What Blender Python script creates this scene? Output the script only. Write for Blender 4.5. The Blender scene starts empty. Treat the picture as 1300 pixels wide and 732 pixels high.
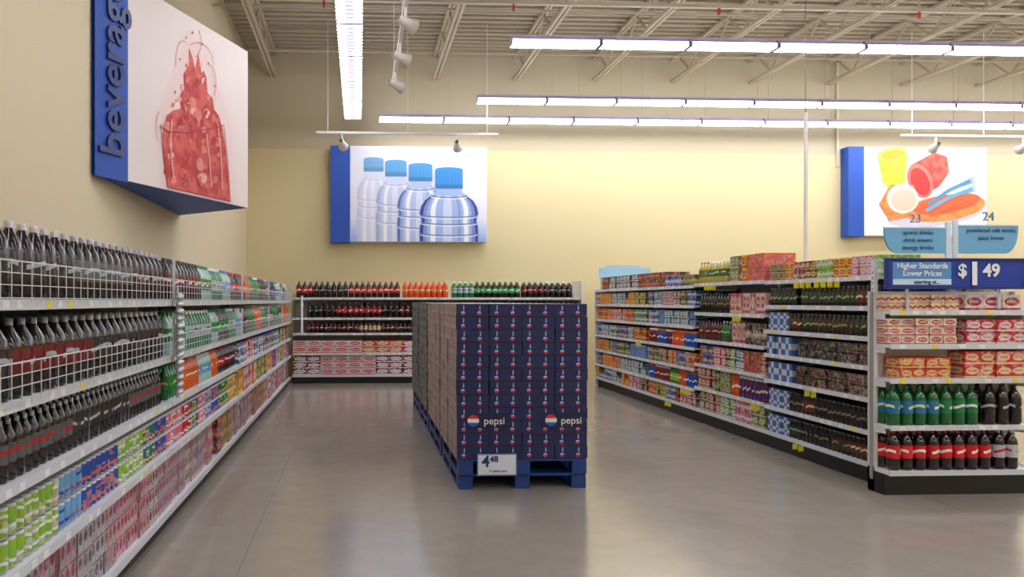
import bpy, math, random
from mathutils import Vector, Matrix
random.seed(11)
S = bpy.context.scene
S.view_settings.view_transform = 'Standard'
S.view_settings.look = 'None'
S.view_settings.exposure = 0.0

def lin(c):
    return tuple(((x/255)/12.92 if x/255 <= .04045 else ((x/255+.055)/1.055)**2.4) for x in c[:3]) + (1.0,)

# ------------------------------------------------------------------ materials
class NT:
    def __init__(s, name):
        s.mat = bpy.data.materials.new(name); s.mat.use_nodes = True
        s.t = s.mat.node_tree; s.n = s.t.nodes; s.l = s.t.links
        s.b = s.n['Principled BSDF']
    def M(s, op, a, b=None, c=None):
        m = s.n.new('ShaderNodeMath'); m.operation = op
        for i, x in enumerate((a, b, c)):
            if x is None: continue
            if isinstance(x, (int, float)): m.inputs[i].default_value = x
            else: s.l.new(x, m.inputs[i])
        return m.outputs[0]
    def mix(s, f, a, b):
        m = s.n.new('ShaderNodeMix'); m.data_type = 'RGBA'
        for i, x in ((0, f), (6, a), (7, b)):
            if isinstance(x, (int, float, tuple)): m.inputs[i].default_value = x
            else: s.l.new(x, m.inputs[i])
        return m.outputs[2]
    def attr(s, name):
        a = s.n.new('ShaderNodeAttribute'); a.attribute_name = name; return a
    def noise(s, scale, detail=3, coord='Object', stretch=None):
        tc = s.n.new('ShaderNodeTexCoord'); o = tc.outputs[coord]
        if stretch:
            mp = s.n.new('ShaderNodeMapping'); mp.inputs['Scale'].default_value = stretch
            s.l.new(o, mp.inputs[0]); o = mp.outputs[0]
        n = s.n.new('ShaderNodeTexNoise'); n.inputs['Scale'].default_value = scale
        n.inputs['Detail'].default_value = detail; s.l.new(o, n.inputs['Vector'])
        return n.outputs['Fac']

def simple(name, col, rough=.5, metal=0.0, var=.06):
    k = NT(name); c = lin(col)
    f = k.noise(3.0)
    d = tuple(x*(1-var*2) for x in c[:3])+(1,)
    k.l.new(k.mix(f, d, c), k.b.inputs['Base Color'])
    k.b.inputs['Roughness'].default_value = rough; k.b.inputs['Metallic'].default_value = metal
    return k.mat

def attrmat(name, rough, metal=0.0):
    k = NT(name); a = k.attr('col')
    k.l.new(a.outputs['Color'], k.b.inputs['Base Color'])
    k.b.inputs['Roughness'].default_value = rough; k.b.inputs['Metallic'].default_value = metal
    return k.mat

def packmat(name, rough, coat=0.0):
    k = NT(name); M = k.M
    col = k.attr('col').outputs['Color']; col2 = k.attr('col2').outputs['Color']; sty = k.attr('sty').outputs['Fac']
    uvn = k.n.new('ShaderNodeUVMap'); uvn.uv_map = 'uv'
    sp = k.n.new('ShaderNodeSeparateXYZ'); k.l.new(uvn.outputs[0], sp.inputs[0]); u, v = sp.outputs[0], sp.outputs[1]
    def near(x, c, w): return M('LESS_THAN', M('ABSOLUTE', M('SUBTRACT', x, c)), w)
    def ell(x, y, cx, cy, rx, ry):
        a = M('POWER', M('DIVIDE', M('ABSOLUTE', M('SUBTRACT', x, cx)), rx), 2.0)
        b = M('POWER', M('DIVIDE', M('ABSOLUTE', M('SUBTRACT', y, cy)), ry), 2.0)
        return M('LESS_THAN', M('ADD', a, b), 1.0)
    def is_(n): return M('COMPARE', sty, float(n), .2)
    AND = lambda a, b: M('MULTIPLY', a, b)
    OR = lambda a, b: M('MAXIMUM', a, b)
    txt = AND(AND(near(v, .58, .09), near(u, .5, .28)), M('GREATER_THAN', M('FRACT', M('MULTIPLY', u, 11.0)), .35))
    m1 = OR(M('SUBTRACT', ell(u, v, .5, .58, .4, .27), txt), near(v, .12, .06))
    wave = M('ADD', v, M('MULTIPLY', M('SINE', M('MULTIPLY', u, 12.6)), .1))
    m2 = near(wave, .5, .13)
    m7 = AND(near(wave, .52, .1), M('GREATER_THAN', M('FRACT', M('MULTIPLY', u, 2.0)), .25))
    u3 = M('FRACT', M('MULTIPLY', u, 3.0))
    m3 = OR(ell(u3, v, .5, .55, .34, .26), AND(near(v, .9, .04), near(u3, .5, .4)))
    gap = M('GREATER_THAN', M('ABSOLUTE', M('SUBTRACT', u3, .5)), .455)
    u4 = M('FRACT', M('MULTIPLY', u, 2.0))
    circ = ell(u4, v, .42, .26, .13, .17)
    m4 = OR(OR(AND(near(v, .66, .14), near(u4, .46, .035)), AND(near(v, .86, .05), near(u4, .46, .018))), AND(circ, M('GREATER_THAN', v, .28)))
    m6 = M('MULTIPLY', M('SUBTRACT', k.noise(7.0, 4), .42), 6.0); m6n = k.n.new('ShaderNodeClamp'); k.l.new(m6, m6n.inputs[0]); m6 = m6n.outputs[0]
    m5 = M('COMPARE', M('MODULO', M('ADD', M('FLOOR', M('MULTIPLY', u, 3.0)), M('FLOOR', M('MULTIPLY', v, 3.0))), 2.0), 1.0, .3)
    tot = M('MULTIPLY', is_(1), m1)
    for n, m in ((2, m2), (3, m3), (4, m4), (5, m5), (6, m6), (7, m7)):
        tot = M('ADD', tot, M('MULTIPLY', is_(n), m))
    c = k.mix(tot, col, col2)
    red = AND(is_(4), AND(circ, M('LESS_THAN', v, .28)))
    c = k.mix(red, c, lin((205, 38, 48)))
    c = k.mix(M('MULTIPLY', AND(is_(3), gap), .6), c, lin((25, 22, 25)))
    tc = k.n.new('ShaderNodeTexCoord'); vo = k.n.new('ShaderNodeTexVoronoi'); vo.inputs['Scale'].default_value = 38.0
    k.l.new(tc.outputs['Object'], vo.inputs['Vector'])
    s2 = k.n.new('ShaderNodeSeparateColor'); k.l.new(vo.outputs['Color'], s2.inputs[0])
    printed = AND(AND(M('GREATER_THAN', sty, .5), M('LESS_THAN', sty, 3.5)), M('GREATER_THAN', s2.outputs[0], .62))
    c = k.mix(M('MULTIPLY', printed, .5), c, k.mix(.5, col2, vo.outputs['Color']))
    k.l.new(c, k.b.inputs['Base Color'])
    k.b.inputs['Roughness'].default_value = rough
    k.b.inputs['Coat Weight'].default_value = coat
    return k.mat

PACK = packmat('printed_packaging', .45)
BOT = packmat('plastic_bottle', .14, .4)
PRINT = packmat('printed_panel', .6)
PAINT = attrmat('painted_metal', .4)

def floor_mat():
    k = NT('polished_concrete')
    n1 = k.noise(.55, 6); n2 = k.noise(4.5, 8); n3 = k.noise(40, 3); n4 = k.noise(1.6, 7)
    c = k.mix(n1, lin((136, 127, 114)), lin((186, 177, 163)))
    c = k.mix(k.M('MULTIPLY', n2, .55), c, lin((126, 116, 103)))
    c = k.mix(k.M('MULTIPLY', n3, .2), c, lin((200, 190, 175)))
    tc = k.n.new('ShaderNodeTexCoord'); sp = k.n.new('ShaderNodeSeparateXYZ'); k.l.new(tc.outputs['Object'], sp.inputs[0])
    def joint(o, per, off):
        f = k.M('FRACT', k.M('DIVIDE', k.M('ADD', o, 100*per+off), per))
        return k.M('LESS_THAN', k.M('ABSOLUTE', k.M('SUBTRACT', f, .5)), .004/per)
    j = k.M('MAXIMUM', joint(sp.outputs[0], 5.2, 3.3), joint(sp.outputs[1], 5.6, 1.2))
    c = k.mix(k.M('MULTIPLY', j, .3), c, lin((80, 70, 62)))
    k.l.new(c, k.b.inputs['Base Color'])
    r = k.M('ADD', k.M('MULTIPLY', n4, .22), .09)
    k.l.new(r, k.b.inputs['Roughness'])
    k.b.inputs['Specular IOR Level'].default_value = .8
    k.b.inputs['Coat Weight'].default_value = .35; k.b.inputs['Coat Roughness'].default_value = .12
    bp = k.n.new('ShaderNodeBump'); bp.inputs['Strength'].default_value = .035; bp.inputs['Distance'].default_value = .05
    k.l.new(k.noise(2.2, 3), bp.inputs['Height']); k.l.new(bp.outputs[0], k.b.inputs['Normal']); k.l.new(bp.outputs[0], k.b.inputs['Coat Normal'])
    return k.mat

def wall_mat(name, ca, cb, seam=None):
    k = NT(name)
    c = k.mix(k.noise(.4, 4), lin(ca), lin(cb))
    k.l.new(c, k.b.inputs['Base Color']); k.b.inputs['Roughness'].default_value = .75
    bp = k.n.new('ShaderNodeBump'); bp.inputs['Strength'].default_value = .08
    k.l.new(k.noise(60, 3), bp.inputs['Height']); k.l.new(bp.outputs[0], k.b.inputs['Normal'])
    return k.mat

# ------------------------------------------------------------------ mesh builder
class MB:
    def __init__(s): s.v=[]; s.f=[]; s.c=[]; s.c2=[]; s.s=[]; s.uv=[]; s.sm=[]
    def face(s, pts, col, col2=None, sty=0, uv=None, smooth=False):
        b = len(s.v); s.v.extend([tuple(p) for p in pts]); n = len(pts)
        s.f.append(tuple(range(b, b+n))); s.c.append(col); s.c2.append(col2 or col); s.s.append(float(sty)); s.sm.append(smooth)
        s.uv.extend(uv if uv else ([(0,0),(1,0),(1,1),(0,1)] if n == 4 else [(0,0)]*n))
    def box(s, x0,x1,y0,y1,z0,z1, col, col2=None, sty=0, R=None):
        if x0>x1: x0,x1=x1,x0
        if y0>y1: y0,y1=y1,y0
        P=[(x0,y0,z0),(x1,y0,z0),(x1,y1,z0),(x0,y1,z0),(x0,y0,z1),(x1,y0,z1),(x1,y1,z1),(x0,y1,z1)]
        if R: P=[tuple(R @ Vector(p)) for p in P]
        b=len(s.v); s.v.extend(P); c2=col2 or col
        for q,st in (((0,1,5,4),sty),((1,2,6,5),sty),((2,3,7,6),sty),((3,0,4,7),sty),((4,5,6,7),0),((3,2,1,0),0)):
            s.f.append(tuple(b+i for i in q)); s.c.append(col); s.c2.append(c2); s.s.append(float(st)); s.sm.append(False)
            s.uv.extend([(0,0),(1,0),(1,1),(0,1)])
    def mbox(s, m, a0,a1,d0,d1,z0,z1, col, col2=None, sty=0):
        p=m(a0,d0); q=m(a1,d1); s.box(p[0],q[0],p[1],q[1],z0,z1,col,col2,sty)
    def beam(s, p0, p1, w, col, h=None):
        p0=Vector(p0); p1=Vector(p1); d=(p1-p0); L=d.length; d.normalize()
        up=Vector((0,0,1)) if abs(d.z)<.95 else Vector((1,0,0))
        a=d.cross(up).normalized(); b=a.cross(d).normalized(); h=h or w
        b0=len(s.v)
        for base in (p0,p1):
            for i,j in ((-1,-1),(1,-1),(1,1),(-1,1)): s.v.append(tuple(base+a*i*w/2+b*j*h/2))
        for q in ((0,1,5,4),(1,2,6,5),(2,3,7,6),(3,0,4,7),(4,5,6,7),(3,2,1,0)):
            s.f.append(tuple(b0+i for i in q)); s.c.append(col); s.c2.append(col); s.s.append(0.); s.sm.append(False)
            s.uv.extend([(0,0),(1,0),(1,1),(0,1)])
    def lathe(s, cx,cy,cz, prof, n=9, ph=0.0, R=None):
        cs=[(math.cos(ph+2*math.pi*i/n), math.sin(ph+2*math.pi*i/n)) for i in range(n)]
        last=None
        for (r0,z0,r1,z1,col,col2,sty) in prof:
            if last is not None and last[0]==(r0,z0): b0=last[1]
            else:
                b0=len(s.v); s.v.extend([(cx+c*r0,cy+q*r0,cz+z0) for c,q in cs])
            b1=len(s.v); s.v.extend([(cx+c*r1,cy+q*r1,cz+z1) for c,q in cs])
            for i in range(n):
                j=(i+1)%n
                s.f.append((b0+i,b0+j,b1+j,b1+i)); s.c.append(col); s.c2.append(col2); s.s.append(float(sty)); s.sm.append(True)
                s.uv.extend([(i/n,0),((i+1)/n,0),((i+1)/n,1),(i/n,1)])
            last=((r1,z1),b1)
        s.f.append(tuple(last[1]+i for i in range(n))); s.c.append(prof[-1][4]); s.c2.append(prof[-1][4]); s.s.append(0.); s.sm.append(False)
        s.uv.extend([(0,0)]*n)
    def build(s, name, mat, parent=None, matrix=None):
        me=bpy.data.meshes.new(name); me.from_pydata(s.v,[],s.f)
        a=me.attributes.new('col','FLOAT_COLOR','FACE'); a.data.foreach_set('color',[x for c in s.c for x in c])
        a=me.attributes.new('col2','FLOAT_COLOR','FACE'); a.data.foreach_set('color',[x for c in s.c2 for x in c])
        a=me.attributes.new('sty','FLOAT','FACE'); a.data.foreach_set('value',s.s)
        u=me.uv_layers.new(name='uv'); u.data.foreach_set('uv',[x for p in s.uv for x in p])
        me.polygons.foreach_set('use_smooth',s.sm)
        me.materials.append(mat); me.update()
        o=bpy.data.objects.new(name,me); S.collection.objects.link(o)
        if matrix is not None: o.matrix_world=matrix
        if parent: o.parent=parent
        return o

def empty(name, loc=(0,0,0)):
    e=bpy.data.objects.new(name,None); e.empty_display_size=.1; e.location=(0,0,0); S.collection.objects.link(e); return e

def text(name, body, size, origin, uvec, vvec, mat, parent=None, ext=.002, align='CENTER', sx=1.0, bold=0.0):
    cu=bpy.data.curves.new(name,'FONT'); cu.body=body; cu.size=size; cu.extrude=ext; cu.align_x=align; cu.align_y='CENTER'; cu.offset=bold
    cu.resolution_u=3
    t=bpy.data.objects.new(name+'_tmp',cu); S.collection.objects.link(t)
    bpy.context.view_layer.update()
    me=bpy.data.meshes.new_from_object(t.evaluated_get(bpy.context.evaluated_depsgraph_get()))
    bpy.data.objects.remove(t)
    me.materials.clear(); me.materials.append(mat)
    o=bpy.data.objects.new(name,me); S.collection.objects.link(o)
    u=Vector(uvec).normalized(); v=Vector(vvec).normalized(); n=u.cross(v)
    m=Matrix(((u.x*sx,v.x,n.x,origin[0]),(u.y*sx,v.y,n.y,origin[1]),(u.z*sx,v.z,n.z,origin[2]),(0,0,0,1)))
    o.matrix_world=m
    if parent: o.parent=parent
    return o

L=lin
WHITE=L((235,235,232)); GREYW=L((205,206,208)); BLACK=L((18,18,20)); DK=L((30,22,22))
# ------------------------------------------------------------------ room shell
XL,XR,YF,YB,ZC=-2.22,20.0,-5.0,14.82,6.5
def slab(name,x0,x1,y0,y1,z0,z1,mat):
    m=MB(); m.box(x0,x1,y0,y1,z0,z1,WHITE); return m.build(name,mat)
slab('floor',XL-.2,XR+.2,YF-.2,YB+.2,-.1,0,floor_mat())
wy=wall_mat('cream_wall_paint',(214,198,150),(221,205,157)); wu=wall_mat('upper_wall_paint',(194,182,153),(201,189,160)); wl=wall_mat('left_wall_paint',(212,197,164),(218,203,170))
slab('wall_back',XL-.2,XR+.2,YB,YB+.2,0,4.56,wy)
slab('wall_back_upper',XL-.2,XR+.2,YB+.015,YB+.2,4.56,ZC,wu)
slab('wall_left',XL-.2,XL,YF,YB,0,ZC,wl)
slab('wall_right',XR,XR+.2,YF,YB,0,ZC,wy)
slab('wall_front',XL-.2,XR+.2,YF-.2,YF,0,ZC,wy)
cm=wall_mat('ceiling_deck_paint',(174,163,142),(184,173,152))
m=MB(); m.box(XL-.2,XR+.2,YF-.2,YB+.2,ZC,ZC+.1,WHITE)
y=YF
while y<YB-.1:
    m.box(XL,XR,y,y+.09,ZC-.05,ZC,WHITE); y+=.2
m.build('ceiling',cm)
jm=MB(); JC=L((188,176,152))
x=-1.68
while x<XR-.3:
    zb,zt=5.98,6.41
    for dx in (-.035,.035):
        jm.beam((x+dx,YF+.01,zb),(x+dx,YB-.01,zb),.05,JC,.05)
        jm.beam((x+dx,YF+.01,zt),(x+dx,YB-.01,zt),.05,JC,.05)
    y=YF+.05; k=0
    while y<YB-.5:
        a,b=(zb,zt) if k%2==0 else (zt,zb)
        jm.beam((x,y,a),(x,y+.5,b),.03,JC); y+=.5; k+=1
    x+=1.6
for y in (-2,1,4,7,9.2,11.4,13.4):
    jm.beam((XL+.01,y,6.02),(XR-.01,y,6.02),.03,JC); jm.beam((XL+.01,y,6.38),(XR-.01,y,6.38),.03,JC)
jm.build('roof_joists',attrmat('joist_paint',.6))
pm=MB()
PC=L((180,168,146))
pm.beam((XL+.01,10.6,5.82),(XR-.01,10.6,5.82),.05,PC)
for xx in (-.5,2.2,5.2,8.2,11.2,14.2):
    pm.beam((xx,10.6,5.82),(xx,10.6,6.44),.025,PC); pm.beam((xx,10.6,5.82),(xx,10.6,5.70),.03,L((190,60,50)))
pm.build('sprinkler_pipe',PAINT)

# ------------------------------------------------------------------ fluorescent fixtures
LENS=NT('fluorescent_lens'); LENS.b.inputs['Emission Color'].default_value=(.92,.94,1,1); LENS.b.inputs['Emission Strength'].default_value=16.5
LENS.b.inputs['Base Color'].default_value=(.9,.9,.95,1)
HOUS=L((185,176,215))  # white housing, with the tubes' purple glow tinted into its colour
def fixture_row(axis, fixed, a0, a1, z=5.03, wires=True, hw=.1):
    e=empty('fluorescent_light_fixture'); h=MB(); t=MB(); seg=1.22
    a=a0
    while a+seg<a1:
        b=a+seg-.03
        def bx(mb,p0,p1,w0,w1,z0,z1,c):
            if axis=='x': mb.box(p0,p1,fixed+w0,fixed+w1,z0,z1,c)
            else: mb.box(fixed+w0,fixed+w1,p0,p1,z0,z1,c)
        bx(h,a,b,-.05,.05,z+.03,z+.09,HOUS)
        bx(h,a,b,-hw*.85,hw*.85,z+.018,z+.03,HOUS)
        bx(h,a,a+.012,-hw,hw,z-.04,z+.018,HOUS); bx(h,b-.012,b,-hw,hw,z-.04,z+.018,HOUS)
        g=hw*.18 if hw<.15 else hw*.3
        bx(t,a+.014,b-.014,-hw,-g,z-.035,z+.016,WHITE)
        bx(t,a+.014,b-.014,g,hw,z-.035,z+.016,WHITE)
        q=a+.1
        while q<b-.05:
            bx(h,q,q+.012,-g,g,z-.03,z+.018,HOUS)
            if hw>.15: bx(h,q,q+.02,-hw,hw,z-.06,z-.037,L((120,115,150)))
            q+=.12
        if wires:
            p=(a+.1,fixed) if axis=='x' else (fixed,a+.1)
            h.beam((p[0],p[1],z+.09),(p[0],p[1],ZC-.055),.008,JC)
        a+=seg
    h.build('housing',PAINT,e); t.build('lens',LENS.mat,e)
fixture_row('x',13.9,.36,19.5,z=4.94)
fixture_row('x',12.86,2.03,19.5)
fixture_row('x',9.97,2.03,19.5)
fixture_row('x',6.9,2.03,19.5,wires=False)
fixture_row('x',3.6,2.03,19.5,wires=False)
fixture_row('x',.2,2.03,19.5,wires=False)
fixture_row('x',-3.0,2.03,19.5,wires=False)
fixture_row('y',-.12,-2.9,14.3,wires=False,hw=.16)

def track(axis, fixed, a0,a1,z,heads,aim):
    e=empty('track_light'); m=MB(); W=L((225,222,215))
    P=lambda a:(a,fixed) if axis=='x' else (fixed,a)
    p,q=P(a0),P(a1); m.beam((p[0],p[1],z),(q[0],q[1],z),.05,W,.04)
    for a in (a0+.2,(a0+a1)/2,a1-.2):
        r=P(a); m.beam((r[0],r[1],z),(r[0],r[1],ZC-.055),.012,W)
    m.build('track',PAINT,e)
    h=MB()
    for a in heads:
        r=P(a); h.beam((r[0],r[1],z),(r[0],r[1],z-.12),.03,W)
        g=MB(); g.lathe(0,0,0,[(.035,-.1,.05,-.06,W,W,0),(.05,-.06,.055,.02,W,W,0),(.055,.02,.09,.12,W,W,0),(.09,.12,.075,.121,W,W,0)],14)
        d=Vector(aim).normalized(); rot=Vector((0,0,1)).rotation_difference(d).to_matrix().to_4x4()
        rot.translation=Vector((r[0],r[1],z-.19))
        b=len(h.v); h.v.extend([tuple(rot@Vector(v)) for v in g.v]); h.f.extend([tuple(b+i for i in f) for f in g.f])
        h.c+=g.c; h.c2+=g.c2; h.s+=g.s; h.sm+=g.sm; h.uv+=g.uv
    h.build('spot_heads',PAINT,e)
track('y',.50,6.5,11.0,4.75,(7.0,8.05,9.2,10.35),(1,.5,-.3))
track('x',13.1,-.75,2.45,4.50,(-.3,1.72),(.2,1,-.35))
track('x',13.1,9.8,12.9,4.56,(10.45,12.1),(.2,1,-.35))

# ------------------------------------------------------------------ shelving
def shelf_unit(mp, s0, s1, front, secs, top, base_z=.15):
    m=MB()
    PAN=L((212,208,196)); SH=L((220,221,222)); RAIL=L((208,210,214)); TRIM=L((150,152,156))
    m.mbox(mp,s0,s1,0,.04,.0,top,PAN)
    m.mbox(mp,s0,s1,.0,front-.05,0,base_z-.03,BLACK)
    m.mbox(mp,s0,s1,.0,front,base_z-.03,base_z,SH)
    m.mbox(mp,s0,s1,front,front+.008,base_z-.035,base_z+.008,RAIL)
    for (a,b,zs) in secs:
        for z in zs:
            fr=front
            m.mbox(mp,a+.008,b-.008,.04,fr,z-.022,z,SH)
            m.mbox(mp,a+.008,b-.008,fr,fr+.01,z-.034,z+.008,RAIL)
            q=a+.08
            while q<b-.1:
                if random.random()<.75: m.mbox(mp,q,q+.05,fr+.01,fr+.012,z-.028,z+.002,WHITE if random.random()<.85 else L((240,215,60)))
                q+=random.choice((.11,.16,.23))
            for e in (a+.012,b-.02):
                m.mbox(mp,e,e+.008,.04,fr*.75,z-.07,z-.022,SH)
        for e in (a,b):
            m.mbox(mp,e-.012,e+.012,.04,.07,.1,top,TRIM)
    return m

def run_palette(pal, kmin=2, kmax=5):
    st={'n':0,'p':None}
    def f():
        if st['n']<=0:
            st['p']=random.choice(pal); st['n']=random.randint(kmin,kmax)
        st['n']-=1; return st['p']
    return f
def vary(c,a=.12):
    k=1+random.uniform(-a,a); return (c[0]*k,c[1]*k,c[2]*k,1)
def dim(c,k): return (c[0]*k,c[1]*k,c[2]*k,1)
DIM=[1.0,1.0]
def fill_boxes(mb,mp,a0,a1,front,z,w,h,dep,layers,pal,kmin=2,kmax=5,gap=.004,rag=0):
    f=run_palette(pal,kmin,kmax); a=a0
    while a+w<=a1+1e-6:
        c,c2,st=f(); fd=front-random.uniform(.01,.035); c=dim(c,DIM[0]); c2=dim(c2,DIM[1])
        ly=layers-(1 if random.random()<rag else 0)
        for i in range(ly):
            j=random.uniform(-.006,.006)
            mb.mbox(mp,a,a+w-gap,fd-dep+j,fd+j,z+.002+i*h,z+.002+(i+1)*h-gap*.6,vary(c),c2,st)
        a+=w
def bottle_prof(r,H,liq,lab,lab2,cap,lst=7,wide=False):
    if wide:
        return [(r*.85,0,r,.05*H,liq,liq,0),(r,.05*H,r,.18*H,liq,liq,0),(r,.18*H,r,.68*H,lab,lab2,lst),(r,.68*H,r*.72,.84*H,liq,liq,0),(r*.72,.84*H,r*.72,.86*H,liq,liq,0),(r*.76,.86*H,r*.76,H,cap,cap,0)]
    return [(r*.8,0,r,.06*H,liq,liq,0),(r,.06*H,r*.96,.3*H,liq,liq,0),(r*.98,.3*H,r*.98,.62*H,lab,lab2,lst),(r*.98,.62*H,r*.86,.74*H,liq,liq,0),(r*.86,.74*H,r*.4,.87*H,liq,liq,0),(r*.4,.87*H,r*.27,.92*H,liq,liq,0),(r*.31,.915*H,r*.31,H,cap,cap,0)]
def fill_bottles(mb,mp,a0,a1,front,z,r,H,rows,pal,n=9,kmin=3,kmax=8,wide=False,sp=2.08):
    f=run_palette(pal,kmin,kmax); a=a0+r
    while a+r<=a1:
        liq,lab,lab2,cap=f()
        for k in range(rows):
            p=mp(a+random.uniform(-.002,.002),front-.015-r-k*r*sp)
            mb.lathe(p[0],p[1],z+.002,bottle_prof(r,H,liq,vary(lab,.08),lab2,cap,7,wide),n,random.random()*6)
        a+=r*sp
def fill_cans(mb,mp,a0,a1,front,z,rows,layers,pal,n=8,kmin=4,kmax=8):
    f=run_palette(pal,kmin,kmax); r=.033; H=.122; a=a0+r; AL=L((190,192,195))
    while a+r<=a1:
        c,c2=f()
        for l in range(layers):
            for k in range(rows):
                p=mp(a,front-.015-r-k*r*2.03); zz_=z+.002+l*(H+.004)
                mb.lathe(p[0],p[1],zz_,[(r*.8,0,r,.08*H,AL,AL,0),(r,.08*H,r,.5*H,c,c2,2),(r,.5*H,r,.9*H,c,c2,0 if random.random()<.5 else 2),(r,.9*H,r*.84,H,AL,AL,0)],n,random.random()*6)
        a+=r*2.04
COLA=L((30,14,11)); RED=L((192,20,30)); SILV=L((176,180,188)); GRN=L((20,130,55)); ORG=L((228,100,22)); BLU=L((28,74,175)); YEL=L((235,198,45))
LBL=L((105,165,212)); PINK=L((215,110,130)); LIME=L((138,188,52)); PUR=L((85,36,104)); CLR=L((165,196,186)); BRN=L((88,50,32)); CRM=L((220,206,166)); TEAL=L((20,112,122)); MAR=L((110,18,34))
cola_dark=[(COLA,L((120,122,128)),BLACK,SILV),(COLA,L((90,92,98)),SILV,L((165,167,175))),(COLA,MAR,SILV,L((150,150,155))),(COLA,L((48,44,48)),SILV,L((190,190,195))),(COLA,L((105,100,104)),RED,SILV),(COLA,L((60,24,26)),SILV,SILV)]
cola_mix=[(COLA,RED,WHITE,RED),(COLA,SILV,RED,SILV),(L((20,110,50)),GRN,YEL,GRN),(CLR,GRN,WHITE,GRN),(L((210,90,20)),ORG,WHITE,ORG),(COLA,MAR,WHITE,MAR),(CLR,LBL,WHITE,WHITE),(COLA,BLU,WHITE,BLU),(L((20,110,50)),L((40,150,70)),WHITE,WHITE)]
green_mix=[(L((20,110,50)),GRN,YEL,GRN),(CLR,GRN,WHITE,GRN),(L((30,120,70)),SILV,GRN,WHITE),(COLA,L((50,150,80)),WHITE,GRN),(COLA,RED,WHITE,RED),(CLR,LBL,WHITE,L((60,130,190))),(COLA,MAR,WHITE,BLACK)]
cans=[(RED,WHITE),(GRN,YEL),(ORG,WHITE),(LBL,BLU),(LIME,WHITE),(BLU,ORG),(YEL,RED),(SILV,RED),(TEAL,YEL),(PINK,WHITE),(SILV,BLU)]
bright=[(RED,WHITE,3),(GRN,YEL,3),(ORG,WHITE,3),(LBL,BLU,3),(LIME,WHITE,3),(BLU,ORG,3),(YEL,RED,3),(L((205,205,210)),RED,3),(TEAL,YEL,3)]
pale=[(L((190,176,182)),RED,3),(L((200,192,192)),MAR,3),(L((170,165,172)),L((150,60,80)),3),(L((196,165,172)),L((170,40,60)),3),(L((180,180,182)),L((100,84,92)),3),(L((150,145,150)),L((120,30,45)),3)]
reds=[(L((180,28,38)),WHITE,1),(L((215,210,205)),RED,1),(MAR,WHITE,1),(L((190,55,55)),CRM,1)]
mixbox=[(TEAL,WHITE,1),(ORG,YEL,1),(BLU,YEL,2),(RED,WHITE,1),(L((30,90,150)),WHITE,2),(LBL,BLU,1),(PUR,WHITE,2),(L((50,104,54)),YEL,1),(BRN,CRM,1),(L((190,62,36)),YEL,2),(L((40,32,32)),ORG,1),(GRN,WHITE,2),(L((24,60,110)),LBL,1),(L((20,90,100)),YEL,2)]
tea=[(L((32,25,22)),L((100,78,48)),1),(L((22,27,25)),L((80,96,60)),1),(L((54,36,26)),L((130,110,86)),1),(L((40,31,26)),L((100,84,56)),2),(BLACK,L((60,78,50)),2)]
greens=[(L((74,118,50)),CRM,1),(L((110,156,50)),WHITE,1),(L((36,84,42)),YEL,2),(L((140,44,54)),CRM,1),(L((180,160,110)),GRN,1),(L((150,104,50)),RED,1),(L((52,42,34)),LIME,2),(L((180,76,96)),WHITE,2),(L((40,34,30)),CRM,1)]
topmix=[(YEL,RED,1),(L((180,170,100)),BRN,1),(PINK,WHITE,1),(L((215,135,50)),WHITE,2),(L((104,134,60)),CRM,1),(L((155,52,52)),CRM,2),(L((90,40,60)),YEL,1),(LIME,WHITE,2),(LBL,WHITE,1)]

# ---- left wall shelving
mpL=lambda a,d:(XL+.01+d,a)
LF=.92
ledges=[.9,5.2,8.2,10.6,12.4,14.1]
zsL=[.54,.87,1.18,1.56]
lm=shelf_unit(mpL,.9,14.1,LF,[(ledges[i],ledges[i+1],zsL) for i in range(5)],1.72,base_z=.14)
e=empty('shelving_unit'); lm.build('shelves',PAINT,e)
w=MB(); WW=L((215,216,218))
for z in (1.18,1.56):
    d=LF+.018
    for i in range(5):
        a,b=ledges[i]+.02,ledges[i+1]-.02
        for hz in (.012,.06,.105,.15):
            p,q=mpL(a,d),mpL(b,d); w.beam((p[0],p[1],z+hz),(q[0],q[1],z+hz),.0055 if hz==.15 else .0035,WW)
        k=int((b-a)/.085)
        for j in range(k+1):
            t=a+(b-a)*j/k; p=mpL(t,d+.004); w.beam((p[0],p[1],z-.01),(p[0],p[1],z+.15),.003,WW)
        for t in (a,b):
            p,q=mpL(t,d),mpL(t,.3); w.beam((p[0],p[1],z+.15),(q[0],q[1],z+.15),.006,WW); w.beam((p[0],p[1],z+.3),(p[0],p[1],z),.009,WW)
w.build('wire_fence',PAINT,e)
b=MB()
for z in (1.18,1.56):
    fill_bottles(b,mpL,.95,5.15,LF-.01,z,.053,.31,5,cola_dark,12,5,10)
    fill_bottles(b,mpL,5.25,8.15,LF-.01,z,.053,.30,4,green_mix,9,3,6)
    fill_bottles(b,mpL,8.25,14.0,LF-.01,z,.053,.30,3,cola_mix,8,3,7)
fill_bottles(b,mpL,.95,5.15,LF-.02,.87,.034,.235,7,[(COLA,L((90,90,94)),RED,SILV),(BLACK,L((44,44,46)),SILV,L((176,178,182))),(COLA,L((40,38,40)),SILV,L((196,196,200)))],8,5,12)
fill_bottles(b,mpL,5.25,8.1,LF-.02,.87,.036,.235,4,cola_mix,8,4,8)
b.build('soda_bottles',BOT)
c=MB()
fill_cans(c,mpL,.95,8.1,LF-.01,.54,3,2,cans,9)
c.build('soda_cans',BOT)
c=MB()
fill_boxes(c,mpL,8.25,14.0,LF-.01,.87,.14,.115,.4,2,mixbox)
fill_boxes(c,mpL,8.15,14.0,LF-.01,.54,.2,.13,.4,2,bright,1,3)
fill_boxes(c,mpL,.95,6.9,LF-.01,.14,.2,.118,.4,3,pale,1,3)
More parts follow.
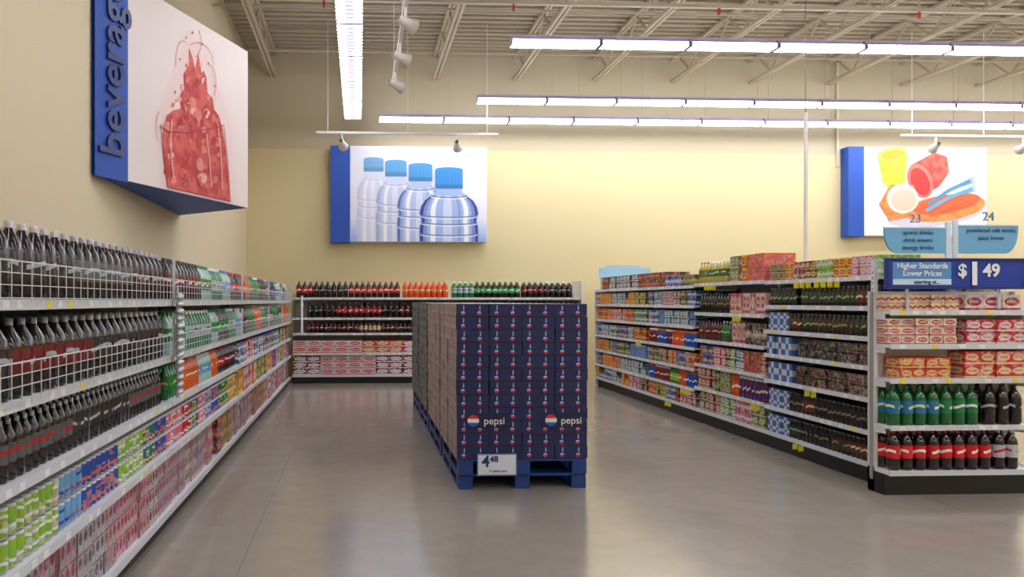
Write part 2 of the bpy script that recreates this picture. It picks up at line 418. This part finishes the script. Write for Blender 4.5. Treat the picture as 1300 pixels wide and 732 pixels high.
fill_boxes(c,mpL,7.0,14.0,LF-.01,.14,.2,.118,.4,3,pale+[(L((50,130,76)),WHITE,3),(L((150,104,94)),WHITE,3),(L((110,110,125)),RED,3),(L((190,160,90)),BRN,3),(L((60,60,80)),ORG,3)],1,3)
c.build('soda_cartons',PACK)
m=MB(); 
for k in range(14):
    z=1.6-.05*k
    for dy in (-.03,.025):
        p=mpL(5.2+dy,LF+.06); m.lathe(p[0],p[1],z-.03,[(.004,0,.022,.012,SILV,SILV,0),(.022,.012,.024,.028,WHITE,SILV,0),(.024,.028,.006,.045,SILV,SILV,0)],8)
p=mpL(5.2,LF+.045); m.box(p[0]-.003,p[0]+.003,p[1]-.03,p[1]+.03,.9,1.66,GREYW)
m.build('hanging_clip_strip',attrmat('foil',.25,.5))

# ---- back wall shelving
mpB=lambda a,d:(a,YB-.01-d)
BF=.61
bed=[-1.27,.1,1.5,2.9,4.25]
zsB=[.57,.95,1.24,1.62]
bm=shelf_unit(mpB,-1.27,4.25,BF,[(bed[i],bed[i+1],zsB) for i in range(4)],1.7,base_z=.16)
bm.mbox(mpB,-1.1,-1.06,BF-.02,BF+.03,.95,1.66,WHITE)
bm.mbox(mpB,4.26,4.30,0,BF+.01,0,1.95,L((215,212,205)))
e=empty('shelving_unit'); bm.build('shelves',PAINT,e)
b=MB()
fill_bottles(b,mpB,-1.2,.8,BF,1.62,.053,.31,2,[(COLA,BLACK,SILV,BLACK),(COLA,RED,WHITE,RED),(COLA,SILV,RED,SILV)],9)
fill_bottles(b,mpB,.82,1.75,BF,1.62,.053,.31,2,[(L((220,80,20)),ORG,WHITE,ORG),(COLA,RED,WHITE,RED)],9)
fill_bottles(b,mpB,1.77,3.1,BF,1.62,.053,.31,2,green_mix[:4],9)
fill_bottles(b,mpB,3.12,4.2,BF,1.62,.053,.31,2,cola_dark,9)
fill_bottles(b,mpB,-1.0,4.2,BF,1.24,.053,.3,2,[(COLA,BLACK,SILV,BLACK),(COLA,RED,WHITE,RED),(COLA,MAR,WHITE,MAR)],8)
fill_bottles(b,mpB,-1.0,4.2,BF,.95,.04,.22,2,[(COLA,BRN,WHITE,BLACK),(COLA,MAR,WHITE,MAR),(BRN,CRM,RED,BRN)],8)
b.build('soda_bottles',BOT)
c=MB()
fill_boxes(c,mpB,-1.25,4.2,BF,.57,.26,.12,.4,2,reds,1,3); fill_boxes(c,mpB,-1.25,4.2,BF,.16,.26,.12,.4,3,reds,1,3)
c.build('soda_cartons',PACK)

# ---- right gondola (double sided)
GX=4.97; mpR=lambda a,d:(GX-d,a)
GF=.63; G0=6.05
sec=[(G0,7.83,[.45,.73,1.0,1.25,1.51,1.77]),(7.83,9.5,[.46,.76,1.07,1.41,1.78]),(9.5,11.17,[.42,.68,.95,1.23,1.5,1.76]),(11.17,12.4,[.42,.68,.95,1.23,1.5,1.76]),(12.4,13.6,[.42,.68,.95,1.23,1.5,1.76])]
gm=shelf_unit(mpR,G0,13.6,GF,sec,1.8,base_z=.18)
gm.mbox(mpR,13.6,13.63,-.6,GF,0,1.8,L((222,220,214)))
mpR2=lambda a,d:(GX+.001+d,a)
g2=shelf_unit(mpR2,G0,13.6,.6,[(G0,9.9,[.6,1.0,1.4,1.77]),(9.9,13.6,[.6,1.0,1.4,1.77])],1.8,base_z=.18)
e=empty('gondola_shelving_unit'); gm.build('shelves_aisle_side',PAINT,e); g2.build('shelves_far_side',PAINT,e)
fm=MB(); YF_=L((238,225,60))
def flag(a,z,k=3):
    for i in range(k):
        p=mpR(a+i*.1,GF+.014)
        fm.box(p[0]-.05,p[0],p[1]+.0,p[1]+.003,z-.085,z-.03,YF_)
flag(6.55,1.77,4); flag(6.98,1.77,3); flag(7.9,.46,2); flag(9.6,.42,3); flag(10.2,.18,2); flag(7.1,.18,2); flag(11.3,.95,2); flag(8.3,1.41,2); flag(6.9,.73,2); flag(8.9,1.78,3)
fm.build('price_flags',PAINT,e)
c=MB(); b=MB()
DIM[0]=.95; DIM[1]=.8
blk=[(L((70,105,165)),L((215,225,235)),5)]
darkb=[(L((34,22,16)),L((60,50,35)),L((150,130,90)),BLACK),(L((26,18,16)),L((40,60,38)),L((150,160,120)),L((40,40,40))),(L((45,26,18)),L((100,40,30)),CRM,BLACK),(L((24,18,16)),L((36,30,28)),L((130,120,100)),BLACK)]
juice=[(L((150,30,40)),L((110,30,40)),CRM,WHITE),(L((200,120,30)),L((60,110,50)),YEL,WHITE),(L((60,110,50)),LIME,CRM,GRN),(L((90,40,80)),PUR,CRM,WHITE),(L((30,90,150)),BLU,WHITE,ORG),(L((220,70,30)),ORG,WHITE,ORG),(L((60,150,190)),LBL,WHITE,ORG)]
for i,z in enumerate([.18]+sec[0][2][:-1]):
    if i in (2,3):
        fill_boxes(c,mpR,7.36,7.82,GF,z,.15,.19,.35,1,blk)
    elif i in (0,1,4): fill_boxes(c,mpR,7.42,7.82,GF,z,.13,.095,.35,2,blk); fill_bottles(b,mpR,7.22,7.42,GF,z,.032,.19,5,darkb,8,2,3,True)
    else: fill_bottles(b,mpR,7.3,7.82,GF,z,.032,.19,5,darkb,8,4,9,True)
    if i in (0,1,4,5): fill_bottles(b,mpR,G0+.02,7.22,GF,z,.032,.19,5,darkb,8,4,9,True)
    else: fill_boxes(c,mpR,G0+.02,7.34,GF,z,.15,.095,.35,2,tea,1,3)
fill_boxes(c,mpR,G0+.02,7.8,GF,1.77,.09,.09,.35,2,topmix,1,3)
fill_boxes(c,mpR,7.85,9.48,GF,.18,.13,.12,.35,2,greens,1,3)
fill_bottles(b,mpR,7.85,8.6,GF,.46,.04,.25,4,juice,8,2,5,True); fill_boxes(c,mpR,8.62,9.48,GF,.46,.12,.13,.35,2,greens,1,3)
fill_boxes(c,mpR,7.85,9.48,GF,.76,.11,.12,.35,2,greens+mixbox,1,3)
fill_boxes(c,mpR,7.85,8.6,GF,1.07,.1,.24,.35,1,[(L((205,190,170)),L((190,60,90)),1),(L((60,45,35)),CRM,2)],1,3)
fill_bottles(b,mpR,8.62,9.48,GF,1.07,.036,.25,4,[(BRN,MAR,CRM,BLACK),(L((60,90,50)),GRN,CRM,WHITE)],8,3,6)
fill_boxes(c,mpR,7.85,8.65,GF,1.41,.1,.24,.35,1,[(L((215,200,180)),L((200,60,90)),1),(L((180,60,80)),CRM,1)],1,3)
fill_bottles(b,mpR,8.66,9.48,GF,1.41,.036,.24,4,darkb,8,3,6)
fill_boxes(c,mpR,7.85,8.7,GF,1.78,.08,.15,.35,2,topmix+[(ORG,PINK,1),(RED,YEL,1)],1,3)
fill_bottles(b,mpR,8.7,9.48,GF,1.78,.04,.27,4,[(L((190,180,90)),L((60,110,60)),CRM,WHITE),(L((200,170,60)),L((90,120,50)),CRM,L((60,120,60))),(L((210,150,150)),CRM,GRN,WHITE)],8,3,6)
for i,z in enumerate([.18,.42,.68,.95,1.23,1.5]):
    if i in (1,3): fill_bottles(b,mpR,9.52,11.15,GF,z,.036,.21,4,juice,8,2,5,True)
    else: fill_boxes(c,mpR,9.52,11.15,GF,z,.1,.1,.35,2,mixbox+reds,1,4)
    fill_boxes(c,mpR,11.2,13.58,GF,z,.13,.1,.35,2,mixbox+[(ORG,YEL,1),(TEAL,WHITE,1),(RED,YEL,1)],2,5,rag=.1)
fill_boxes(c,mpR,9.52,10.5,GF,1.76,.14,.15,.35,1,[(L((40,80,90)),YEL,2),(L((90,110,60)),CRM,1),(BLU,WHITE,2)],2,4)
fill_boxes(c,mpR,10.5,13.5,GF,1.76,.17,.11,.35,2,[(ORG,WHITE,1),(TEAL,WHITE,1),(BRN,ORG,2),(L((40,60,60)),WHITE,1)],2,4)
for z in (1.77,1.4,1.0):
    fill_boxes(c,mpR2,6.25,13.5,.6,z,.16,.15,.35,1 if z>1.7 else 2,topmix+greens,2,4)
c.build('boxed_drinks',PACK); b.build('tea_bottles',BOT)

# ---- endcap
mpE=lambda a,d:(a,G0-.022-d); EF=.25; E0,E1=4.22,5.42
em=shelf_unit(mpE,E0,E1,EF,[(E0,E1,[.56,.935,1.21,1.48])],1.64,base_z=.2)
em.mbox(mpE,E0,E0+.03,.04,.08,0,1.9,L((225,224,218)))
PH=L((150,148,142))
for k in range(34):
    z=.3+k*.045; em.mbox(mpE,E0-.002,E0,.052,.068,z,z+.02,PH)
e=empty('endcap_shelving_unit'); em.build('shelves',PAINT,e)
c=MB(); b=MB(); DP=.18
fill_boxes(c,mpE,E0+.02,4.83,EF-.0,1.48,.115,.065,DP,2,[(L((238,215,170)),L((200,40,40)),2)],3,6); fill_boxes(c,mpE,4.87,E1,EF,1.48,.155,.13,DP,1,[(L((235,225,215)),RED,1)])
fill_boxes(c,mpE,E0+.02,4.85,EF,1.21,.11,.07,DP,3,[(L((240,222,190)),L((205,50,45)),2),(L((235,215,190)),L((190,60,60)),1)],1,3); fill_boxes(c,mpE,4.87,E1,EF,1.21,.13,.1,DP,2,[(L((205,30,38)),WHITE,1)],2,3)
fill_boxes(c,mpE,E0+.1,4.84,EF,.935,.11,.085,DP,2,[(L((235,190,80)),L((200,50,40)),2),(L((210,60,45)),L((240,215,120)),1)],1,3); fill_boxes(c,mpE,4.87,E1,EF,.935,.13,.11,DP,2,[(L((215,50,45)),L((240,225,170)),1)],1,3)
fill_bottles(b,mpE,E0+.03,5.05,EF,.56,.052,.32,2,[(L((10,92,38)),L((24,110,150)),L((225,235,160)),L((20,120,55))),(L((10,92,38)),L((20,120,70)),L((225,225,225)),L((20,120,55)))],18,2,4)
fill_bottles(b,mpE,5.05,E1,EF,.56,.052,.32,2,[(COLA,BLACK,SILV,BLACK)],18,3,6)
fill_bottles(b,mpE,E0+.03,5.15,EF,.2,.052,.32,2,[(COLA,L((205,20,30)),WHITE,L((205,20,30)))],18,4,8)
fill_bottles(b,mpE,5.13,E1,EF,.2,.052,.32,2,[(COLA,SILV,RED,SILV)],18,4,8)
c.build('boxed_snacks',PACK); b.build('soda_bottles',BOT)

# header sign
YH=G0-.022-EF-.04
SBLU=simple('sign_blue',(22,60,160),.4); STW=simple('sign_white_text',(245,245,245),.5); SDT=simple('sign_dark_text',(25,60,110),.5)
hs=empty('price_header_sign'); H0,H1=4.17,5.33
m=MB(); m.box(H0,H1,YH,YH+.03,1.655,1.90,WHITE); m.build('board',SBLU,hs)
m=MB(); m.box(H0,H1,YH-.015,YH,1.655,1.67,WHITE); m.box(H0,H1,YH-.015,YH,1.885,1.90,WHITE); m.box(H0,H0+.015,YH-.015,YH,1.67,1.885,WHITE); m.box(H1-.015,H1,YH-.015,YH,1.67,1.885,WHITE)
m.build('frame',simple('sign_frame_navy',(14,40,110),.4),hs)
m=MB(); m.box(H0+.05,4.70,YH-.004,YH,1.69,1.87,L((88,146,204))); m.box(H0+.05,4.70,YH-.006,YH-.004,1.69,1.735,L((205,225,240)))
for xx in (H0+.2,H1-.2): m.box(xx-.01,xx+.01,YH+.03,YH+.045,1.5,1.9,GREYW)
m.build('inset',PAINT,hs)
U=(1,0,0);V=(0,0,1)
text('line_1','Higher Standards',.06,(4.46,YH-.008,1.838),U,V,STW,hs,bold=.001); text('line_2','Lower Prices',.06,(4.46,YH-.008,1.778),U,V,STW,hs,bold=.001); text('line_3','starting at...',.045,(4.5,YH-.009,1.712),U,V,SDT,hs)
text('dollar','$',.14,(4.79,YH-.008,1.80),U,V,STW,hs,bold=.003); text('one','1',.25,(4.89,YH-.008,1.77),U,V,STW,hs,bold=.008); text('cents','49',.14,(5.03,YH-.008,1.80),U,V,STW,hs,bold=.004)
def banner(x0,x1,z0,z1,y,num,lines,flip):
    e=empty('aisle_sign'); m=MB(); C=L((112,176,214))
    n=10
    w_=x1-x0; hh=z1-z0
    if not flip:
        pts=[(x0,z1),(x0,z1-.04)]+[(x0+w_*.22*(1-math.cos(t*math.pi/2/n)),z1-.04-(hh-.04)*math.sin(t*math.pi/2/n)) for t in range(n+1)]+[(x1,z0),(x1,z1)]
    else:
        pts=[(x0,z1),(x0,z0)]+[(x1-w_*.22*(1-math.cos(t*math.pi/2/n)),z1-.04-(hh-.04)*math.sin(t*math.pi/2/n)) for t in range(n,-1,-1)]+[(x1,z1)]
    f=[(p[0],y,p[1]) for p in pts]; bk=[(p[0],y+.012,p[1]) for p in pts]
    m.face(f,C); m.face(bk[::-1],C)
    for i in range(len(f)):
        j=(i+1)%len(f); m.face([f[j],f[i],bk[i],bk[j]],L((90,150,190)))
    px=x1+.02 if not flip else x0-.02
    m.box(px-.02,px+.02,y,y+.015,1.905,z1+.04,L((210,225,235)))
    m.box(x0,x1,y-.004,y,z1-.012,z1,L((190,215,232)))
    m.build('plate',PAINT,e)
    for i,l in enumerate(lines): text('words_%d'%i,l,.047,((x0+x1)/2+.02,y-.006,z1-.045-i*.06),U,V,SDT,e,ext=.001)
    text('number',num,.1,((x0+x1)/2,y,z1+.065),U,V,simple('sign_number_blue',(70,130,180),.5),e,ext=.004)
banner(4.17,4.68,1.94,2.15,5.76,'23',['sports drinks','drink mixers','energy drinks'],False)
banner(4.78,5.28,1.94,2.17,5.76,'24',['powdered soft drinks','juice boxes'],True)
e=empty('aisle_sign'); m=MB(); m.box(4.42,5.4,13.64,13.655,1.98,2.17,L((160,205,228))); m.box(4.6,4.63,13.64,13.66,.0,1.98,GREYW); m.box(5.2,5.23,13.64,13.66,.0,1.98,GREYW); m.box(4.55,5.2,13.64,13.652,2.18,2.22,L((160,205,228))); m.build('plate',PAINT,e)
m=MB(); m.box(GX-.015,GX+.015,8.1,8.13,1.81,3.66,L((225,222,214))); m.beam((GX,8.12,3.66),(GX,8.12,ZC-.055),.008,L((110,105,98))); m.build('power_pole',PAINT)
m=MB(); m.beam((9.72,YB-.03,4.3),(9.72,YB-.03,ZC-.06),.04,L((215,205,180))); m.build('electrical_conduit',PAINT)

# ------------------------------------------------------------------ wall signs
PBLU=L((34,80,172))
def poly(mb,fr,pts,off,col,col2=None,sty=0):
    o,u,v,n=fr
    mb.face([o+u*p[0]+v*p[1]+n*off for p in pts],col,col2,sty,[(p[0],p[1]) for p in pts])
def line(mb,fr,pts,off,w,col):
    for (a,b) in zip(pts[:-1],pts[1:]):
        d=Vector((b[0]-a[0],b[1]-a[1]))
        if d.length<1e-6: continue
        d.normalize(); q=Vector((-d.y,d.x))*w/2
        poly(mb,fr,[(a[0]-q.x,a[1]-q.y),(b[0]-q.x,b[1]-q.y),(b[0]+q.x,b[1]+q.y),(a[0]+q.x,a[1]+q.y)],off,col)
def mixc(a,b,t): return tuple(a[i]*(1-t)+b[i]*t for i in range(3))+(1,)
def signboard(name,x0,x1,z0,z1,band,dep=.22):
    e=empty(name); m=MB(); y0=YB-.012-dep
    m.box(x0+band,x1,y0,YB-.012,z0,z1,L((228,228,235))); m.box(x0,x0+band-.01,y0-.03,YB-.012,z0-.02,z1,PBLU)
    m.build('panel',PRINT,e)
    return e,(Vector((x0,y0,z0)),Vector((1,0,0)),Vector((0,0,1)),Vector((0,-1,0)))
e,fr=signboard('water_bottle_wall_sign',-.56,2.5,2.72,4.58,.38)
m=MB(); K=1/64.5
def P(x,y): return (min(max((x-420)*K,.385),3.055),min(max((309-y)*K,.0),1.855))
for i in range(12):
    ya=309-i*2.6; poly(m,fr,[P(445,ya),P(618,ya),P(618,ya-2.6),P(445,ya-2.6)],.001,mixc(L((140,176,225)),L((227,229,238)),i/11))
def wb_(cx,cw,yc0,yc1,bw,body,cap,off,edge):
    yb=309
    sh=[(cw*.9,yc1),(cw*.95,yc1+5),(bw*.6,yc1+9),(bw*.82,yc1+15),(bw*.95,yc1+23),(bw,yc1+31),(bw*.96,yc1+37),(bw*.93,yc1+41),(bw*.98,yc1+46),(bw,yc1+52),(bw,yb)]
    sh=[(a,min(b,yb)) for a,b in sh]
    poly(m,fr,[P(cx-a,b) for a,b in sh]+[P(cx+a,b) for a,b in sh[::-1]],off,body)
    HI=L((238,241,248))
    for (s0,s1,c_) in ((-.97,-.86,edge),(-.86,-.74,mixc(edge,body,.6)),(-.62,-.45,HI),(-.2,.1,mixc(HI,body,.5)),(.3,.4,mixc(edge,body,.7)),(.5,.66,HI),(.76,.88,mixc(edge,body,.5)),(.88,.97,edge)):
        for (p,q) in zip(sh[2:-1],sh[3:]):
            poly(m,fr,[P(cx+s0*q[0],q[1]),P(cx+s1*q[0],q[1]),P(cx+s1*p[0],p[1]),P(cx+s0*p[0],p[1])],off+.001,c_)
    for j,yy in enumerate((yc1+8,yc1+33,yc1+42,yc1+56)):
        if yy<304:
            ww=bw*(.6 if j==0 else .95); line(m,fr,[P(cx+ww*math.cos(math.radians(t)),yy+3.2*math.sin(math.radians(t))) for t in range(0,181,15)],off+.002,.02,mixc(edge,body,.35)); line(m,fr,[P(cx+ww*math.cos(math.radians(t)),yy+2+3.2*math.sin(math.radians(t))) for t in range(0,181,15)],off+.002,.015,HI)
    capd=tuple(x*.72 for x in cap[:3])+(1,)
    n=10
    top=[P(cx-cw*math.cos(math.pi*i/n),yc0+3-3*math.sin(math.pi*i/n)) for i in range(n+1)]
    poly(m,fr,[P(cx-cw,yc1),P(cx+cw,yc1)]+top[::-1],off+.003,cap)
    poly(m,fr,[P(cx-cw,yc1),P(cx+cw,yc1),P(cx+cw,yc1-5),P(cx-cw,yc1-5)],off+.004,capd)
    k=-cw+2
    while k<cw-1: line(m,fr,[P(cx+k,yc0+5),P(cx+k,yc1-5)],off+.004,.012,mixc(capd,cap,.4)); k+=4
wb_(474,12.5,203,221,21,L((214,218,234)),L((115,168,208)),.004,L((192,200,226)))
wb_(502,13.5,206,227,25,L((200,208,232)),L((92,158,208)),.010,L((158,170,210)))
wb_(533,15,210,233,30,L((180,194,226)),L((72,148,208)),.016,L((84,108,180)))
wb_(569,17.5,215,242,38,L((160,182,224)),L((52,138,206)),.022,L((36,62,150)))
m.build('print',PRINT,e)
e,fr=signboard('party_supplies_wall_sign',9.8,12.7,2.88,4.66,.33)
m=MB(); K3=2.9/176
def P(x,y): return (min(max((x-1067)*K3,.335),2.895),min(max((300-y)*K3,.0),1.775))
def disc(cx,cy,rx,ry,ang,off,col,n=28,col2=None,sty=0):
    pts=[]
    for i in range(n):
        t=2*math.pi*i/n; a=math.radians(ang); x=rx*math.cos(t); y_=ry*math.sin(t)
        pts.append(P(cx+x*math.cos(a)-y_*math.sin(a),cy-(x*math.sin(a)+y_*math.cos(a))))
    poly(m,fr,pts,off,col,col2,sty)
disc(1180,272,64,16,8,.001,L((205,200,214)))
disc(1190,266,52,16,8,.002,L((238,130,60)),col2=L((244,156,84)),sty=6)
disc(1192,261,44,11,10,.003,L((228,98,50)))
poly(m,fr,[P(1104,202),P(1111,236),P(1118,242),P(1134,240),P(1140,232),P(1142,198)][::-1],.004,L((238,194,30)),L((244,212,70)),6)
disc(1123,200,19,8,10,.005,L((246,218,90))); disc(1123,201,15,5,10,.006,L((212,164,30)))
poly(m,fr,[P(1146,214),P(1176,198),P(1192,203),P(1195,222),P(1182,240),P(1160,252)],.007,L((222,64,58)),L((232,98,80)),6)
disc(1158,233,15,22,25,.008,L((240,112,96))); disc(1158,234,11,18,25,.009,L((196,50,48)))
poly(m,fr,[P(1106,262),P(1120,238),P(1150,238),P(1157,262),P(1140,278),P(1120,282)],.010,L((238,116,48)),L((244,146,78)),6)
disc(1136,255,20,18,0,.011,L((240,222,206))); disc(1137,256,16,14,0,.012,L((226,190,164)))
for k,(a,b_,cc) in enumerate((((1168,262),(1222,232),L((80,145,185))),((1165,270),(1224,242),L((100,165,190))),((1170,276),(1215,258),L((225,105,60))))):
    line(m,fr,[P(*a),P((a[0]+b_[0])/2,(a[1]+b_[1])/2-3),P(*b_)],.013+k*.001,.07,cc)
    for q in (-4,-1,2): line(m,fr,[P(b_[0]-12,b_[1]+6+q*.6),P(b_[0]+4,b_[1]+q)],.016+k*.001,.02,cc)
m.build('print',PRINT,e)

# beverage sign
e=empty('beverage_wall_sign'); m=MB()
A=Vector((XL+.01,6.3,0)); B=Vector((-1.27,8.6,0)); C=Vector((XL+.01,9.36,0)); z0,z1=2.62,4.40
u=(B-A).normalized(); Lp=(B-A).length; n=Vector((u.y,-u.x,0)); band=.165*Lp
zz=lambda p,z:Vector((p.x,p.y,z))
DB=L((34,72,150)); PWH=L((232,220,216))
Bn=A+u*band
m.face([zz(A,z0),zz(Bn,z0),zz(Bn,z1),zz(A,z1)],PBLU); m.face([zz(Bn,z0),zz(B,z0),zz(B,z1),zz(Bn,z1)],PWH)
m.face([zz(B,z0),zz(C,z0),zz(C,z1),zz(B,z1)],DB); m.face([zz(A,z0),zz(C,z0),zz(B,z0)],DB); m.face([zz(A,z1),zz(B,z1),zz(C,z1)],DB); m.face([zz(C,z0),zz(A,z0),zz(A,z1),zz(C,z1)],DB)
q=[A,Bn,Bn+n*.03,A+n*.03]
m.face([zz(q[3],z0-.02),zz(q[2],z0-.02),zz(q[2],z1),zz(q[3],z1)],PBLU); m.face([zz(q[0],z0-.02),zz(q[1],z0-.02),zz(q[2],z0-.02),zz(q[3],z0-.02)][::-1],DB)
m.face([zz(q[2],z0-.02),zz(q[1],z0-.02),zz(q[1],z1),zz(q[2],z1)],DB)
m.build('panel',PRINT,e)
fr=(zz(Bn,z0),u,Vector((0,0,1)),n); PW=Lp-band; PHh=z1-z0
def Q(x,y):
    a=(x-160)/155; yb=222+41*a; yt=-22+92*a
    k=a*6.58/(8.54-a*1.96); return (k*PW,(yb-y)/(yb-yt)*PHh)
m=MB(); rs=random.Random(5)
R1=L((186,50,48)); R3=L((150,32,36))
PK=[L((220,104,96)),L((200,66,62)),L((226,132,120)),L((172,40,42)),L((208,82,76)),L((236,170,160)),L((190,54,52))]
def soft(pts,off,col,to,steps,grow):
    cx=sum(p[0] for p in pts)/len(pts); cy=sum(p[1] for p in pts)/len(pts)
    for i in range(steps):
        g=1+grow*(steps-i)/steps; poly(m,fr,[Q(cx+(p[0]-cx)*g,min(cy+(p[1]-cy)*g,222+41*(cx+(p[0]-cx)*g-160)/155-1)) for p in pts],off+i*.0004,mixc(to,col,(i+.5)/steps))
# glass of iced drink: flared tumbler, ice piled above the rim and a splash
outline=[(213,233),(292,254),(290,220),(287,190),(283,165),(278,148),(272,140),(270,126),(264,120),(262,98),(257,110),(255,88),(252,70),(248,90),(245,76),(240,64),(240,86),(233,96),(234,112),(228,124),(230,138),(220,140),(212,146),(206,170),(208,200)]
soft([(210,232),(294,254),(290,160),(262,80),(240,60),(204,150)],.0005,L((232,206,202)),PWH,5,.25)
poly(m,fr,[Q(*p) for p in outline],.003,R1,L((214,90,84)),6)
def inside(x,y):
    if y>232+.26*(x-213)-3: return False
    lo=206+max(0,(160-y))*.32; hi=289-max(0,(165-y))*.34
    return lo+5<x<hi-5 and y>84
for i in range(150):
    x=rs.uniform(206,290); y_=rs.uniform(80,250)
    if not inside(x,y_): continue
    s_=rs.uniform(2,6.5)*(.6 if y_<130 else 1); a0=rs.random()*6; nn=rs.choice((4,4,5,7))
    pts=[]
    for t in range(nn):
        rr=s_*rs.uniform(.7,1.15); px=x+rr*math.cos(a0+t*6.283/nn); py=y_-rr*1.5*math.sin(a0+t*6.283/nn); pts.append(Q(px,min(py,230+.26*(px-213))))
    poly(m,fr,pts,.0035+i*.00004,rs.choice(PK),rs.choice(PK),6)
for pts in (((218,150),(216,180),(220,222)),((276,158),(280,196),(282,240)),((262,170),(266,205),(268,236))):
    line(m,fr,[Q(*p) for p in pts],.010,.022,L((232,160,150)))
line(m,fr,[Q(*p) for p in ((204,156),(207,190),(213,233),(292,254),(289,205),(284,162))],.0105,.010,R3)
line(m,fr,[Q(*p) for p in ((203,158),(214,166),(240,168),(264,164),(284,160))],.0105,.010,L((160,40,44)))
def arc(cx,cy,rx,ry,t0,t1,w=.007): line(m,fr,[Q(cx+rx*math.cos(math.radians(t)),cy-ry*math.sin(math.radians(t))) for t in range(t0,t1,8)],.011,w,L((196,110,104)))
arc(246,58,9,18,-80,60); arc(206,160,8,22,120,240); arc(232,80,9,24,60,200); arc(262,108,12,24,-40,80); arc(250,92,22,34,10,120)
for p in ((236,52),(256,60),(228,78),(264,84),(222,118),(272,112),(244,46)): 
    c0=Q(*p); poly(m,fr,[(c0[0]+.01*math.cos(t*.785),c0[1]+.016*math.sin(t*.785)) for t in range(8)],.012,R1)
m.build('print',PRINT,e)
o=zz(A,0)+u*band*.5+n*.032
text('letters','beverage',.42,(o.x,o.y,z0+.93),(0,0,1),(-u.x,-u.y,0),simple('letter_blue',(20,46,115),.4),e,ext=.02,bold=.006)

# ------------------------------------------------------------------ pallets with cartons
NAVY=L((22,32,82)); PB=L((24,60,130))
def pallet(x0,x1,y0,y1,z,m):
    for i in range(7):
        w=(y1-y0)/7; m.box(x0,x1,y0+i*w+.008,y0+(i+1)*w-.008,z+.105,z+.125,PB)
    for i in range(3):
        xa=x0+(x1-x0-.12)*i/2
        m.box(xa,xa+.12,y0,y1,z+.085,z+.105,PB); m.box(xa,xa+.12,y0,y1,z,z+.018,PB)
        for j in range(3):
            ya=y0+(y1-y0-.13)*j/2; m.box(xa,xa+.12,ya,ya+.13,z+.018,z+.085,PB)
PX0,PX1=.80,1.90
cols=[(NAVY,L((170,188,228)),4),(L((150,138,138)),L((110,102,112)),3),(L((50,84,76)),L((130,142,124)),3),(L((40,74,80)),L((110,130,146)),3)]
for i in range(4):
    y0=6.15+i*1.34; y1=y0+1.22
    m=MB(); pallet(PX0+.02,PX1-.01,y0+.02,y1,0,m); pallet(PX0+.02,PX1-.01,y0,y1,.126,m); m.build('shipping_pallet',PAINT)
    c=MB(); zb=.254; lay=12; h=(1.54-zb)/lay; nx=4; ny=4
    for l in range(lay):
        for a in range(nx):
            for b_ in range(ny):
                if 0<a<nx-1 and 0<b_<ny-1 and l<lay-1: continue
                w=(PX1-PX0)/nx; d=(y1-y0)/ny; j=random.uniform(-.004,.004)
                X0=PX0+a*w+.002+j; Y0=y0+b_*d+.002
                c.box(X0,X0+w-.005,Y0,Y0+d-.004,zb+l*h,zb+(l+1)*h-.003,vary(cols[i][0],.1),cols[i][1],cols[i][2])
                if i<=1 and a==0:
                    q=len(c.f)-6+3; c.c[q]=vary(L((188,172,162)),.08); c.c2[q]=L((150,138,136)); c.s[q]=3.
                t=len(c.f)-2; c.c[t]=vary(L((170,150,128)),.1)
    o=c.build('soda_carton_stack',PACK)
    if i==0:
        g=MB()
        for (xa,xb) in ((.87,1.25),(1.52,1.88)):
            g.box(xa,xb,y0-.004,y0-.001,.51,.635,L((20,28,70)))
            cx,cz=xa+.07,.572
            for k,(t0,t1,cc) in enumerate(((20,160,L((220,40,50))),(-160,-20,L((40,95,195))))):
                g.face([(cx+.048*math.cos(math.radians(t)),y0-.008,cz+.048*math.sin(math.radians(t))) for t in range(t0,t1+1,10)],cc)
            g.face([(cx+.048*math.cos(math.radians(t)),y0-.0065,cz+.048*math.sin(math.radians(t))) for t in range(0,360,15)],WHITE)
        g.build('logo_plates',PAINT,o)
        text('logo_words','pepsi',.085,(1.115,y0-.008,.568),U,V,STW,o); text('logo_words','pepsi',.085,(1.76,y0-.008,.568),U,V,STW,o)
e=empty('price_card'); m=MB(); yc=6.15-.02
m.box(.98,1.29,yc-.004,yc,.13,.29,L((222,228,236))); m.box(.97,1.30,yc,yc+.006,.12,.30,L((120,140,180))); m.build('card',PAINT,e)
text('price','4',.13,(1.04,yc-.006,.235),U,V,SDT,e,bold=.003); text('price_cents','48',.07,(1.11,yc-.006,.255),U,V,SDT,e,bold=.002); text('small_print','12 pack cans',.03,(1.14,yc-.006,.16),U,V,SDT,e)

wd=bpy.data.worlds.new('world'); S.world=wd; wd.use_nodes=True
wd.node_tree.nodes['Background'].inputs[0].default_value=(.8,.8,.85,1); wd.node_tree.nodes['Background'].inputs[1].default_value=.3
cd=bpy.data.cameras.new('camera'); cam=bpy.data.objects.new('camera',cd); S.collection.objects.link(cam)
cam.location=(0,0,1.56); cam.rotation_euler=(math.radians(90),0,math.radians(-2.7))
cd.sensor_width=36; cd.lens=950/1300*36; cd.shift_x=149/1300; cd.shift_y=16/1300
S.camera=cam
